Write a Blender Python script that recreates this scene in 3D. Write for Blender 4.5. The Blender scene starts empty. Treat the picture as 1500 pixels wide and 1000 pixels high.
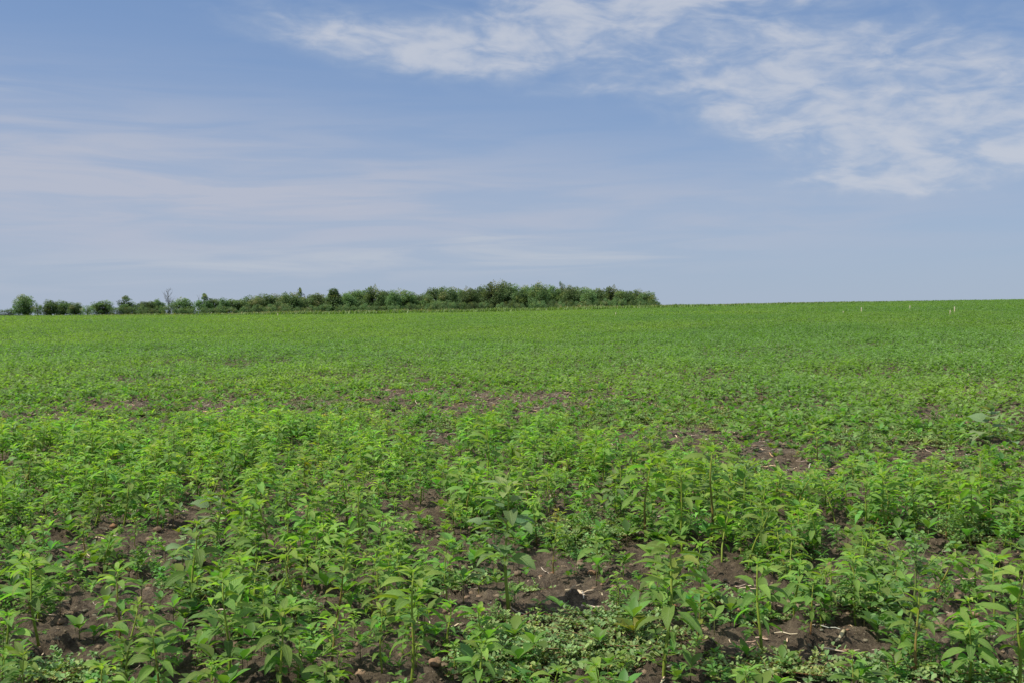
import bpy, math, random
import numpy as np
rng = np.random.default_rng(7)
random.seed(7)
PI = math.pi
C = bpy.context.scene.collection
sc = bpy.context.scene

# ------------------------------------------------------------------ camera
FPX, HOR, CAMH = 1458.3, 465.0, 1.6
cam = bpy.data.cameras.new('camera'); cam.lens = 35; cam.sensor_width = 36
cam.clip_start = 0.05; cam.clip_end = 20000
camo = bpy.data.objects.new('camera', cam); C.objects.link(camo)
PITCH = math.atan((500 - HOR) / FPX)
camo.location = (0, 0, CAMH); camo.rotation_euler = (PI / 2 - PITCH, 0, 0)
sc.camera = camo

# ------------------------------------------------------------------ numpy noise
_perm = rng.permutation(4096)
_grad = np.stack([np.cos(rng.uniform(0, 2 * PI, 4096)), np.sin(rng.uniform(0, 2 * PI, 4096))], 1)
def perlin(x, y):
    x = np.asarray(x, float); y = np.asarray(y, float)
    xi = np.floor(x).astype(np.int64); yi = np.floor(y).astype(np.int64)
    xf = x - xi; yf = y - yi
    u = xf * xf * xf * (xf * (xf * 6 - 15) + 10); v = yf * yf * yf * (yf * (yf * 6 - 15) + 10)
    def g(ix, iy, dx, dy):
        h = _perm[(_perm[ix & 4095] + iy) & 4095]
        return _grad[h, 0] * dx + _grad[h, 1] * dy
    a = g(xi, yi, xf, yf); b = g(xi + 1, yi, xf - 1, yf)
    c = g(xi, yi + 1, xf, yf - 1); d = g(xi + 1, yi + 1, xf - 1, yf - 1)
    return (a + u * (b - a) + v * ((c + u * (d - c)) - (a + u * (b - a)))) * 1.5
def fbm(x, y, o=4):
    s = 0; a = 1; f = 1; n = 0
    for i in range(o):
        s = s + a * perlin(x * f + 17.3 * i, y * f - 9.1 * i); n += a; a *= .5; f *= 2.03
    return s / n
def sst(a, b, x):
    t = np.clip((x - a) / (b - a), 0, 1); return t * t * (3 - 2 * t)

# ------------------------------------------------------------------ terrain
RX = np.array([-700, 0, 480, 750, 965, 1200, 1500, 2200]) 
RY = np.array([467, 465.5, 463, 458.5, 453, 446.7, 440.8, 436.5])
RIDGE = 262.0
def ridge_h(x, y):
    a = np.clip(x / np.maximum(y, 1.0), -1, 1) * FPX + 750
    return CAMH + (HOR - np.interp(a, RX, RY)) / FPX * RIDGE
def base_z(x, y):
    x = np.asarray(x, float); y = np.asarray(y, float)
    t = np.clip(y, 0, RIDGE) / RIDGE
    z = ridge_h(x, y) * t ** 1.3
    z = z - np.clip(y - 500, 0, None) * .004
    return z + .05 * fbm(x * .35, y * .35, 2) * sst(300, 40, y)
# clods: each a low lumpy mound
def micro_z(x, y):
    f = sst(45, 14, y)
    a = fbm(x * 2.6, y * 2.6, 3) * .045
    b = np.abs(fbm(x * 8 + 40, y * 8, 3))
    cl = np.clip(fbm(x * 5.2 - 11, y * 5.2 + 7, 2), 0, 1)
    c = (np.sqrt(np.clip(1 - b * 3.2, 0, 1))) * cl * .115
    d = fbm(x * 26, y * 26, 2) * .02
    return (a + c + d) * f
def gz(x, y):
    return base_z(x, y) + micro_z(x, y)
def topx(x, y, z):
    """photo pixel of a world point"""
    dz = z - CAMH
    yy = y * math.cos(PITCH) - dz * math.sin(PITCH); zz = y * math.sin(PITCH) + dz * math.cos(PITCH)
    return 750 + FPX * x / yy, 500 - FPX * zz / yy
def at(px, py):
    """ground point seen at photo pixel"""
    dx = (px - 750) / FPX; dzc = (500 - py) / FPX
    dy = math.cos(PITCH) + dzc * math.sin(PITCH); dz = -math.sin(PITCH) + dzc * math.cos(PITCH)
    lo, hi = .5, 400.0
    for _ in range(60):
        m = (lo + hi) / 2
        if CAMH + dz * m > float(base_z(dx * m, dy * m)): lo = m
        else: hi = m
    return dx * lo, dy * lo

# ------------------------------------------------------------------ mesh helpers
class MB:
    def __init__(s): s.v = []; s.f = []; s.l = []; s.c = []; s.n = 0
    def add(s, v, f, lf, col):
        if not len(v): return
        s.v.append(v); s.f.append(f + s.n); s.l.append(lf); s.c.append(col); s.n += len(v)
    def arrays(s):
        return (np.concatenate(s.v), np.concatenate(s.f), np.concatenate(s.l), np.concatenate(s.c))
    def mesh(s, name, mat, smooth=True):
        return to_mesh(name, *s.arrays(), mat, smooth)
def to_mesh(name, v, f, lf, col, mat, smooth=True):
    me = bpy.data.meshes.new(name)
    nv, nf = len(v), len(f); k = f.shape[1]
    me.vertices.add(nv); me.vertices.foreach_set('co', np.ascontiguousarray(v, np.float32).ravel())
    me.loops.add(nf * k); me.loops.foreach_set('vertex_index', np.ascontiguousarray(f, np.int32).ravel())
    me.polygons.add(nf); me.polygons.foreach_set('loop_start', np.arange(0, nf * k, k, dtype=np.int32))
    me.polygons.foreach_set('use_smooth', np.full(nf, smooth, bool))
    a = me.attributes.new('lf', 'FLOAT_VECTOR', 'POINT'); a.data.foreach_set('vector', np.ascontiguousarray(lf, np.float32).ravel())
    b = me.attributes.new('Col', 'FLOAT_COLOR', 'POINT')
    b.data.foreach_set('color', np.concatenate([col, np.ones((nv, 1))], 1).astype(np.float32).ravel())
    me.update(calc_edges=True); me.materials.append(mat)
    return me
def link(name, data, parent=None):
    o = bpy.data.objects.new(name, data); C.objects.link(o); o.parent = parent
    return o
def tag(o, label, cat, group=None, kind=None):
    o['label'] = label; o['category'] = cat
    if group: o['group'] = group
    if kind: o['kind'] = kind
    return o
def thing(name, loc, rz=0, tilt=(0, 0), s=1.0):
    o = bpy.data.objects.new(name, None); C.objects.link(o); o.empty_display_size = .1
    o.location = loc; o.rotation_euler = (tilt[0], tilt[1], rz); o.scale = (s, s, s)
    return o

PROFILES = {
    # (t, half width)
    'lance': ([0, .17, .22, .33, .48, .64, .80, .92, 1.], [.035, .04, .3, .78, 1., .93, .62, .28, .02]),
    'lance_lo': ([0, .2, .48, .76, 1.], [.05, .3, 1., .72, .03]),
    'tiny': ([0, .15, .5, .82, 1.], [.08, .3, 1., .85, .1]),
    'tri': ([0, .25, .36, .5, .7, .88, 1.], [.035, .05, .75, 1., .72, .35, .03]),
    'heart': ([0, .30, .305, .36, .45, .58, .74, .89, 1.], [.02, .02, .42, .80, 1., .93, .66, .30, .02]),
    'card': ([0, .5, 1.], [.15, 1., .12]),
}
def leaves(P, az, el, droop, L, W, prof, col, nv=1, fold=.25, roll=None, wav=0., lobe=0., nw=3.):
    """N leaves at once; every leaf a bent, folded blade with a petiole"""
    P = np.asarray(P, float).reshape(-1, 3); N = len(P)
    az, el, droop, L, W, fold = [np.broadcast_to(np.asarray(q, float), (N,)) for q in (az, el, droop, L, W, fold)]
    roll = np.zeros(N) if roll is None else np.broadcast_to(roll, (N,))
    t, w = [np.array(q) for q in PROFILES[prof]]
    K = len(t)
    ang = el[:, None] - droop[:, None] * t[None] ** 1.3
    am = (ang[:, 1:] + ang[:, :-1]) / 2; dt = np.diff(t)
    r = np.concatenate([np.zeros((N, 1)), np.cumsum(np.cos(am) * dt * L[:, None], 1)], 1)
    h = np.concatenate([np.zeros((N, 1)), np.cumsum(np.sin(am) * dt * L[:, None], 1)], 1)
    ca, sa = np.cos(az)[:, None], np.sin(az)[:, None]
    cen = np.stack([r * ca, r * sa, h], -1) + P[:, None]
    nrm = np.stack([-np.sin(ang) * ca, -np.sin(ang) * sa, np.cos(ang)], -1)
    tan = np.stack([np.cos(ang) * ca, np.cos(ang) * sa, np.sin(ang)], -1)
    side = np.stack([-sa, ca, 0 * sa], -1) + 0 * nrm
    cr, sr = np.cos(roll)[:, None, None], np.sin(roll)[:, None, None]
    side, nrm = side * cr + nrm * sr, nrm * cr - side * sr
    vs = np.linspace(-1, 1, 2 * nv + 1)
    ph = rng.uniform(0, 6.28, (N, 1))
    pts = []
    for v in vs:
        ww = (w[None] * W[:, None] / 2)
        off = fold[:, None] * abs(v) ** 1.2 * ww
        if wav: off = off + wav * ww * np.sin(t[None] * nw * 6.28 + ph + (1.7 if v < 0 else 0)) * abs(v) ** 1.5
        p = cen + side * (ww * v)[..., None] + nrm * off[..., None]
        if lobe:
            bt = np.clip((t - .3) / .7, 0, 1)
            back = lobe * L[:, None] * (abs(v) ** 1.5) * ((1 - bt) ** 2.2 * (t >= .3))[None]
            p = p - tan * back[..., None]
        pts.append(p)
    V = np.stack(pts, 2)                    # N,K,M,3
    M = len(vs)
    idx = np.arange(N * K * M).reshape(N, K, M)
    F = np.stack([idx[:, :-1, :-1], idx[:, :-1, 1:], idx[:, 1:, 1:], idx[:, 1:, :-1]], -1).reshape(-1, 4)
    lf = np.zeros((N, K, M, 3)); lf[..., 0] = vs[None, None]; lf[..., 1] = t[None, :, None]
    lf[..., 2] = rng.uniform(0, 1, N)[:, None, None]
    col = np.broadcast_to(np.asarray(col, float).reshape(-1, 3), (N, 3))
    cc = np.broadcast_to(col[:, None, None], (N, K, M, 3))
    return V.reshape(-1, 3), F, lf.reshape(-1, 3), cc.reshape(-1, 3).copy()
def tube(pts, rad, col, seg=6):
    pts = np.asarray(pts, float); n = len(pts); rad = np.broadcast_to(rad, (n,))
    d = np.gradient(pts, axis=0); d /= np.linalg.norm(d, axis=1)[:, None] + 1e-9
    ref = np.where(np.abs(d[:, 2:3]) > .9, np.array([[1., 0, 0]]), np.array([[0, 0, 1.]]))
    a = np.cross(d, ref); a /= np.linalg.norm(a, axis=1)[:, None] + 1e-9
    for i in range(1, n):
        b = a[i - 1] - d[i] * np.dot(a[i - 1], d[i]); a[i] = b / (np.linalg.norm(b) + 1e-9)
    b = np.cross(d, a); th = np.linspace(0, 2 * PI, seg, endpoint=False)
    V = pts[:, None] + rad[:, None, None] * (np.cos(th)[None, :, None] * a[:, None] + np.sin(th)[None, :, None] * b[:, None])
    idx = np.arange(n * seg).reshape(n, seg); nx = np.roll(idx, -1, 1)
    F = np.stack([idx[:-1], nx[:-1], nx[1:], idx[1:]], -1).reshape(-1, 4)
    ends = []
    for row in (idx[0][::-1], idx[-1]):
        for k in range(1, seg - 2, 2): ends.append([row[0], row[k], row[k + 1], row[k + 2]])
    F = np.concatenate([F, np.array(ends)])
    lf = np.zeros((n, seg, 3)); lf[..., 1] = np.linspace(0, 1, n)[:, None]; lf[..., 0] = .5
    col = np.asarray(col, float)
    cc = np.broadcast_to(col.reshape(-1, 1, 3) if col.ndim > 1 else col, (n, seg, 3))
    return V.reshape(-1, 3), F, lf.reshape(-1, 3), cc.reshape(-1, 3).copy()

# ------------------------------------------------------------------ materials
def nodes(name):
    m = bpy.data.materials.new(name); m.use_nodes = True
    nt = m.node_tree; nt.nodes.clear()
    return m, nt
class G:
    """tiny node-graph writer"""
    def __init__(s, nt): s.nt = nt
    def n(s, t, **kw):
        o = s.nt.nodes.new(t)
        for k, v in kw.items(): setattr(o, k, v)
        return o
    def l(s, a, b): s.nt.links.new(a, b)
    def put(s, sock, v):
        if hasattr(v, 'is_output') or hasattr(v, 'links'): s.l(v, sock)
        else: sock.default_value = v
    def m(s, op, a, b=0., c=0., clamp=False):
        o = s.n('ShaderNodeMath', operation=op); o.use_clamp = clamp
        s.put(o.inputs[0], a); s.put(o.inputs[1], b); s.put(o.inputs[2], c)
        return o.outputs[0]
    def mix(s, f, a, b, mode='MIX'):
        o = s.n('ShaderNodeMix', data_type='RGBA', blend_type=mode)
        s.put(o.inputs[0], f); s.put(o.inputs[6], a); s.put(o.inputs[7], b)
        return o.outputs[2]
    def noise(s, vec, scale, detail=4, rough=.55, dist=0.):
        o = s.n('ShaderNodeTexNoise'); 
        if vec is not None: s.l(vec, o.inputs['Vector'])
        o.inputs['Scale'].default_value = scale; o.inputs['Detail'].default_value = detail
        o.inputs['Roughness'].default_value = rough; o.inputs['Distortion'].default_value = dist
        return o.outputs['Fac'], o.outputs['Color']
    def ss(s, x, a, b, lo=0., hi=1.):
        o = s.n('ShaderNodeMapRange', interpolation_type='SMOOTHSTEP'); s.put(o.inputs[0], x)
        for i, v in enumerate((a, b, lo, hi)): o.inputs[i + 1].default_value = v
        return o.outputs[0]
def leaf_material(name, trans=.35, rough=.48, veins=True, spec=.35, back=.35, tint=(1.25, 1.35, .45), nscale=60., rnd=True, var=.35):
    m, nt = nodes(name); g = G(nt)
    col = g.n('ShaderNodeAttribute', attribute_name='Col').outputs['Color']
    lf = g.n('ShaderNodeAttribute', attribute_name='lf').outputs['Vector']
    sx = g.n('ShaderNodeSeparateXYZ'); g.l(lf, sx.inputs[0])
    av = g.m('ABSOLUTE', sx.outputs[0])
    if rnd:
        oi = g.n('ShaderNodeObjectInfo').outputs['Random']
        hs = g.n('ShaderNodeHueSaturation'); g.l(col, hs.inputs['Color'])
        g.l(g.m('MULTIPLY_ADD', oi, .025, .487), hs.inputs['Hue'])
        g.l(g.m('MULTIPLY_ADD', oi, var, 1 - var * .5), hs.inputs['Value'])
        col = hs.outputs[0]
    tc = g.n('ShaderNodeTexCoord').outputs['Object']
    nf, _ = g.noise(tc, nscale, 3)
    col = g.mix(g.ss(nf, .35, .7, 0, .35), col, g.mix(1., col, (.55, .6, .5, 1), 'MULTIPLY'))
    norm = None
    if veins:
        ph = g.m('SUBTRACT', g.m('MULTIPLY', sx.outputs[1], 13.), g.m('MULTIPLY', av, 2.6))
        fr = g.m('ABSOLUTE', g.m('SUBTRACT', g.m('FRACT', ph), .5))
        side = g.ss(fr, .10, .0)
        mid = g.ss(av, .13, .03)
        vein = g.m('MAXIMUM', g.m('MULTIPLY', side, .5), mid)
        col = g.mix(g.m('MULTIPLY', vein, .42), col, (.34, .46, .16, 1))
        sp_, _ = g.noise(tc, 140., 2)
        col = g.mix(g.ss(sp_, .69, .73, 0, .6), col, (.20, .16, .05, 1))
        bp = g.n('ShaderNodeBump'); bp.inputs['Strength'].default_value = .5; bp.inputs['Distance'].default_value = .004
        g.l(g.m('SUBTRACT', g.m('MULTIPLY', fr, 1.), mid), bp.inputs['Height']); norm = bp.outputs[0]
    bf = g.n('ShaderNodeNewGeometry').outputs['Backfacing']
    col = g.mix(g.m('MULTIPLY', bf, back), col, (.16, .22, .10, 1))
    p = g.n('ShaderNodeBsdfPrincipled'); g.l(col, p.inputs['Base Color'])
    p.inputs['Roughness'].default_value = rough; p.inputs['Specular IOR Level'].default_value = spec
    t = g.n('ShaderNodeBsdfTranslucent'); g.l(g.mix(1., col, (*tint, 1), 'MULTIPLY'), t.inputs[0])
    if norm is not None: g.l(norm, p.inputs['Normal'])
    mx = g.n('ShaderNodeMixShader'); mx.inputs[0].default_value = trans
    g.l(p.outputs[0], mx.inputs[1]); g.l(t.outputs[0], mx.inputs[2])
    o = g.n('ShaderNodeOutputMaterial'); g.l(mx.outputs[0], o.inputs[0])
    return m
def attr_material(name, rough=.7, nscale=80., amt=.5, bump=.3, spec=.3, stretch=None):
    m, nt = nodes(name); g = G(nt)
    col = g.n('ShaderNodeAttribute', attribute_name='Col').outputs['Color']
    tc = g.n('ShaderNodeTexCoord').outputs['Object']
    if stretch:
        mp = g.n('ShaderNodeMapping'); mp.inputs['Scale'].default_value = stretch; g.l(tc, mp.inputs[0]); tc = mp.outputs[0]
    nf, _ = g.noise(tc, nscale, 5, .65)
    col = g.mix(g.ss(nf, .3, .7, 0, amt), col, g.mix(1., col, (.45, .42, .38, 1), 'MULTIPLY'))
    p = g.n('ShaderNodeBsdfPrincipled'); g.l(col, p.inputs['Base Color'])
    p.inputs['Roughness'].default_value = rough; p.inputs['Specular IOR Level'].default_value = spec
    bp = g.n('ShaderNodeBump'); bp.inputs['Strength'].default_value = bump; bp.inputs['Distance'].default_value = .01
    g.l(nf, bp.inputs['Height']); g.l(bp.outputs[0], p.inputs['Normal'])
    o = g.n('ShaderNodeOutputMaterial'); g.l(p.outputs[0], o.inputs[0])
    return m
M_weed = leaf_material('weed_leaf', trans=.48, rough=.55, spec=.3, back=.15, tint=(1.2, 1.4, .5))
M_lamb = leaf_material('goosefoot_leaf', trans=.33, veins=False, tint=(1.2, 1.3, .6))
M_velvet = leaf_material('velvet_leaf', trans=.33, rough=.7, spec=.15, tint=(1.15, 1.3, .6))
M_crop = leaf_material('field_leaf', trans=.48, spec=.32, back=.15, tint=(1.2, 1.4, .5), veins=False, rnd=False, nscale=3.)
M_purs = leaf_material('purslane_leaf', trans=.2, rough=.55, spec=.22, veins=False, rnd=False, tint=(1.2, 1.3, .5))
M_stem = attr_material('weed_stem', .5, 90, .35, .1)
M_tree = leaf_material('tree_leaf', trans=.38, rough=.6, veins=False, spec=.2, back=0., tint=(1.1, 1.2, .8), nscale=1.2, var=.5)
M_grass = leaf_material('grass_blade', trans=.3, veins=False, rnd=False, nscale=.6)
M_bark = attr_material('bark', .9, 9, .6, .6, .1)
M_straw = attr_material('straw', .65, 35, .6, .35, .25, (1, .12, 1))
M_clod = attr_material('soil_clod', .95, 45, .6, .7, .1)
M_stake = attr_material('painted_stake', .6, 6, .25, .1, .3)

# soil
def soil_material():
    m, nt = nodes('soil'); g = G(nt)
    pos = g.n('ShaderNodeNewGeometry').outputs['Position']
    n1, _ = g.noise(pos, 1.1, 4, .6)
    n2, _ = g.noise(pos, 17, 7, .75)
    n3, _ = g.noise(pos, 70, 4, .7)
    col = g.mix(g.ss(n1, .35, .65), (.168, .126, .080, 1), (.255, .198, .132, 1))
    col = g.mix(g.ss(n2, .62, .36, 0, .75), col, (.045, .034, .027, 1))
    col = g.mix(g.ss(n3, .56, .72, 0, .7), col, (.36, .30, .22, 1))
    # crumbs of chaff
    vo = g.n('ShaderNodeTexVoronoi'); g.l(pos, vo.inputs['Vector']); vo.inputs['Scale'].default_value = 34
    ch = g.m('MULTIPLY', g.ss(vo.outputs['Distance'], .16, .10), g.ss(n1, .44, .6))
    col = g.mix(g.m('MULTIPLY', ch, .8), col, (.40, .33, .23, 1))
    # away from the bare patch the ground is green with low growth
    sx = g.n('ShaderNodeSeparateXYZ'); g.l(pos, sx.inputs[0])
    ng, _ = g.noise(pos, .8, 5, .7)
    gf = g.m('MULTIPLY', g.ss(sx.outputs[1], 24, 60), g.ss(ng, .3, .5, .6, 1.))
    col = g.mix(gf, col, (.07, .13, .022, 1))
    p = g.n('ShaderNodeBsdfPrincipled'); g.l(col, p.inputs['Base Color']); p.inputs['Roughness'].default_value = .95
    p.inputs['Specular IOR Level'].default_value = .12
    h = g.m('ADD', g.m('MULTIPLY', n2, 1.), g.m('MULTIPLY', n3, .35))
    bp = g.n('ShaderNodeBump'); bp.inputs['Strength'].default_value = 1.; bp.inputs['Distance'].default_value = .07
    g.l(h, bp.inputs['Height']); g.l(bp.outputs[0], p.inputs['Normal'])
    o = g.n('ShaderNodeOutputMaterial'); g.l(p.outputs[0], o.inputs[0])
    return m
M_soil = soil_material()

# ------------------------------------------------------------------ ground sheet
def build_ground():
    ys = np.concatenate([np.linspace(-40, 1.2, 22)[:-1], np.geomspace(1.2, 2.6, 40)[:-1], np.geomspace(2.6, 26, 560)[:-1], np.geomspace(26, 300, 120)[:-1], np.geomspace(300, 6000, 40)])
    us = np.concatenate([np.linspace(-3, -.66, 26)[:-1], np.linspace(-.66, .66, 470), np.linspace(.66, 3, 26)[1:]])
    Y = np.repeat(ys[:, None], len(us), 1)
    X = us[None] * np.maximum(Y + .8, 6 + 0 * Y) if False else us[None] * np.where(Y > 2.6, Y, np.maximum(2.6, 2.6 + (2.6 - Y) * .6))
    Z = base_z(X, Y) + micro_z(X, np.maximum(Y, 0))
    V = np.stack([X, Y, Z], -1).reshape(-1, 3)
    idx = np.arange(len(ys) * len(us)).reshape(len(ys), len(us))
    F = np.stack([idx[:-1, :-1], idx[:-1, 1:], idx[1:, 1:], idx[1:, :-1]], -1).reshape(-1, 4)
    me = to_mesh('ground', V, F, V * 0, np.full((len(V), 3), .1), M_soil)
    o = link('ground', me); o['kind'] = 'structure'
build_ground()

# ------------------------------------------------------------------ where things grow (field layout, by ground position)
def edge_y(x, y):
    """distance at which the closed crop begins along this bearing"""
    a = x / np.maximum(y, 1e-3) * FPX + 750
    py = np.interp(a, [-300, 0, 300, 800, 950, 1200, 1500, 1900], [590, 585, 577, 570, 598, 628, 648, 655])
    return CAMH * FPX / (py - HOR) * .97
BARE = []   # (x, y, rx, ry)
for px, py, wx, wy in [(150, 600, 75, 13), (70, 612, 40, 8), (330, 595, 45, 18), (250, 628, 30, 8), (440, 605, 45, 12), (560, 577, 40, 8), (590, 612, 60, 12), (640, 575, 40, 6),
                       (790, 580, 70, 10), (700, 600, 50, 10), (620, 648, 45, 16), (880, 586, 40, 8), (900, 650, 60, 9), (1060, 632, 75, 12), (1120, 655, 60, 14), (1160, 690, 60, 16), (1340, 655, 50, 14), (1320, 685, 40, 8),
                       (1470, 655, 40, 10), (850, 870, 60, 30), (840, 830, 50, 16), (960, 820, 60, 14), (1080, 870, 70, 22), (1160, 970, 80, 35), (1400, 845, 70, 24), (1380, 910, 50, 30),
                       (1110, 780, 50, 16), (120, 970, 45, 24), (165, 895, 55, 16), (225, 925, 30, 14), (130, 795, 40, 16), (300, 760, 40, 14), (1210, 850, 40, 20), (1250, 980, 50, 20), (480, 745, 50, 16), (590, 760, 40, 12), (700, 910, 50, 18), (820, 945, 150, 46), (1060, 930, 60, 26), (1290, 940, 60, 24), (760, 590, 120, 14), (480, 590, 120, 12), (980, 640, 120, 9)]:
    x, y = at(px, py); BARE.append((x, y, wx / FPX * y, (at(px, py - wy)[1] - at(px, py + wy)[1]) / 2))
BARE = np.array(BARE)
def bare(x, y):
    b = np.zeros_like(np.asarray(x, float))
    for bx, by, rx, ry in BARE:
        b = np.maximum(b, np.exp(-(((x - bx) / rx) ** 2 + ((y - by) / ry) ** 2) * .9))
    return b
OPEN = [at(*q) for q in ((1231, 938), (1225, 954), (1197, 962), (1200, 990), (851, 876), (859, 905), (866, 892), (1417, 905), (668, 915), (1105, 862), (128, 985))]
def open_soil(x, y):
    b = np.zeros(np.shape(x), bool)
    for ox, oy in OPEN: b |= (np.abs(x - ox) < .13) & (y - oy < .12) & (y - oy > -.34)
    return b
CLUMP = []
for px, py, wx, wy in [(1000, 745, 130, 60), (700, 720, 90, 50), (620, 690, 90, 30), (250, 690, 260, 60), (100, 660, 130, 30), (400, 660, 120, 40), (420, 800, 150, 40), (1400, 760, 130, 50), (1270, 770, 70, 40), (1330, 720, 90, 30), (880, 690, 90, 30), (1440, 700, 90, 25), (560, 930, 200, 60)]:
    x, y = at(px, py); CLUMP.append((x, y, wx / FPX * y, (at(px, py - wy)[1] - at(px, py + wy)[1]) / 2))
def clump(x, y):
    b = np.zeros_like(np.asarray(x, float))
    for bx, by, rx, ry in CLUMP:
        b = np.maximum(b, np.exp(-(((x - bx) / rx) ** 2 + ((y - by) / ry) ** 2)))
    return b

# ------------------------------------------------------------------ weed prototypes
LEAFG = np.array([.196, .355, .062])
def vcol(base, n, amt=.20, yel=.07):
    k = rng.normal(1, amt, (n, 1)).clip(.55, 1.5); yy = rng.normal(0, yel, n)
    c = np.asarray(base) * k; c[:, 0] *= 1 + yy * 1.6; c[:, 2] *= 1 - yy * .5
    sick = rng.uniform(0, 1, n) < .01; c[sick] *= np.array([1.5, 1.0, .8])
    return c.clip(.004, 1.6)
def stem_path(H, lean, n=9):
    t = np.linspace(0, 1, n); a = rng.uniform(0, 2 * PI); b = rng.uniform(0, 2 * PI)
    x = lean * H * (t ** 1.6) * math.cos(a) + .008 * np.sin(t * 7 + b) * H * 2
    y = lean * H * (t ** 1.6) * math.sin(a) + .008 * np.cos(t * 6 + b) * H * 2
    x -= x[0]; y -= y[0]
    return np.stack([x, y, t * H - .03 * (1 - t) ** 6], -1)
def on_path(path, t):
    tt = np.linspace(0, 1, len(path)); return np.stack([np.interp(t, tt, path[:, k]) for k in range(3)], -1)
def pigweed(H, red=False, lod=0, leafy=1.0, broad=.28, base=LEAFG, lscale=1.0, lean=.05):
    """upright stem; long drooping leaves spiral up it, crowded at the top; small shoots in the lower axils"""
    st, fo = MB(), MB()
    path = stem_path(H, abs(rng.normal(lean, .04)))
    r0 = .0045 + H * .007
    gcol = np.array([.28, .36, .05]); rcol = np.array([.26, .10, .055]) if red else np.array([.25, .27, .05])
    t = np.linspace(0, 1, 9)[:, None]
    sc_ = (rcol * (1 - t) + gcol * t) if red else gcol * (.75 + .35 * t)
    st.add(*tube(path, r0 * (1 - .62 * np.linspace(0, 1, 9) ** 1.2), sc_, 7 if lod == 0 else 4))
    prof, nv = ('lance', 2) if lod == 0 else ('lance_lo', 1)
    Lm = (.052 + .155 * min(H, .62)) * lscale
    # canopy leaves
    n = int((13 + 19 * H) * leafy); s = .34 + .645 * np.linspace(0, 1, n) ** .78 + rng.normal(0, .02, n); s = s.clip(.3, 1)
    az = np.arange(n) * 2.4 + rng.uniform(0, 6.3) + rng.normal(0, .25, n)
    f = np.clip((s - .34) / .66, 0, 1)
    L = Lm * (.78 + .55 * np.sin(np.clip(f, 0, 1) * PI * .8 + .35) - .35 * np.clip(f - .75, 0, 1) * 4 * .5) * rng.normal(1, .14, n)
    el = np.radians(16 + 24 * f ** 1.5 + rng.normal(0, 11, n)); dr = np.radians(68 + rng.normal(0, 20, n) - 10 * f)
    P = on_path(path, s)
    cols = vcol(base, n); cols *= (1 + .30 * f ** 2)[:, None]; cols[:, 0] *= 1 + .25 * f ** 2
    fo.add(*leaves(P, az, el, dr, L, L * broad * rng.normal(1, .1, n), prof, cols, nv, rng.uniform(.15, .5, n), rng.normal(0, .3, n), .10))
    # growing tip
    n = 8 if lod == 0 else 5; az = np.arange(n) * 2.4; k = np.linspace(0, 1, n)
    fo.add(*leaves(on_path(path, np.full(n, .985)) + np.array([0, 0, .004]), az, np.radians(62 - 48 * k), np.radians(20 + 30 * k), Lm * (.28 + .36 * k), Lm * (.11 + .12 * k), prof, vcol(base * np.array([1.45, 1.28, 1.0]), n, .08), nv, .45))
    # lower axils
    m = int((5 + 13 * H) * leafy)
    for q in range(m):
        s0 = rng.uniform(.10, .66); a0 = rng.uniform(0, 6.3); p0 = on_path(path, s0)
        ln = rng.uniform(.02, .09) * (H / .5 + .3); n = rng.integers(3, 6) if lod == 0 else 3
        e0 = rng.uniform(.2, .9); tip = p0 + ln * np.array([math.cos(a0) * math.cos(e0), math.sin(a0) * math.cos(e0), math.sin(e0)])
        if lod == 0: st.add(*tube([p0, (p0 + tip) / 2 + np.array([0, 0, -.004]), tip], [.0018, .0015, .001], gcol * .9, 4))
        L = Lm * rng.uniform(.22, .50, n)
        fo.add(*leaves(np.repeat(tip[None], n, 0), a0 + rng.normal(0, 1.2, n), np.radians(rng.uniform(0, 50, n)), np.radians(rng.uniform(20, 60, n)), L, L * (broad + .06), prof, vcol(base * .92, n), nv, .3, rng.normal(0, .3, n)))
    return st, fo
def goosefoot(H, lod=0, base=np.array([.185, .335, .070])):
    """bushy weed: branched stem with many small wedge-shaped leaves"""
    st, fo = MB(), MB()
    path = stem_path(H, .06)
    st.add(*tube(path, (.004 + .006 * H) * (1 - .7 * np.linspace(0, 1, 9)), [.20, .27, .07], 6 if lod == 0 else 4))
    prof, nv = ('tri', 1) if lod == 0 else ('lance_lo', 1)
    nb = int(9 + 22 * H)
    for q in range(nb + 1):
        s0 = rng.uniform(.08, .92) if q < nb else .95
        p0 = on_path(path, s0); a0 = q * 2.4 + rng.normal(0, .3); e0 = math.radians(rng.uniform(22, 55)) if q < nb else 1.4
        ln = H * (.52 * (1 - s0) ** .8 + .10) * rng.uniform(.7, 1.2)
        tt = np.linspace(0, 1, 5); d = np.array([math.cos(a0) * math.cos(e0), math.sin(a0) * math.cos(e0), math.sin(e0)])
        bp = p0 + tt[:, None] * ln * d + np.stack([0 * tt, 0 * tt, .18 * ln * tt ** 2], -1)
        if lod == 0: st.add(*tube(bp, np.linspace(.0022, .001, 5), [.18, .26, .07], 4))
        n = int(5 + ln * 62) if lod == 0 else int(3 + ln * 26)
        k = rng.uniform(.12, 1, n); L = rng.uniform(.026, .058, n) * (1.1 - .4 * k) * (1 if lod == 0 else 1.35)
        fo.add(*leaves(on_path(bp, k), a0 + rng.uniform(-1.7, 1.7, n), np.radians(rng.uniform(-5, 55, n)), np.radians(rng.uniform(10, 55, n)), L, L * .56, prof, vcol(base * rng.uniform(.85, 1.15), n), nv, .25, rng.normal(0, .4, n)))
    return st, fo
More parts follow.
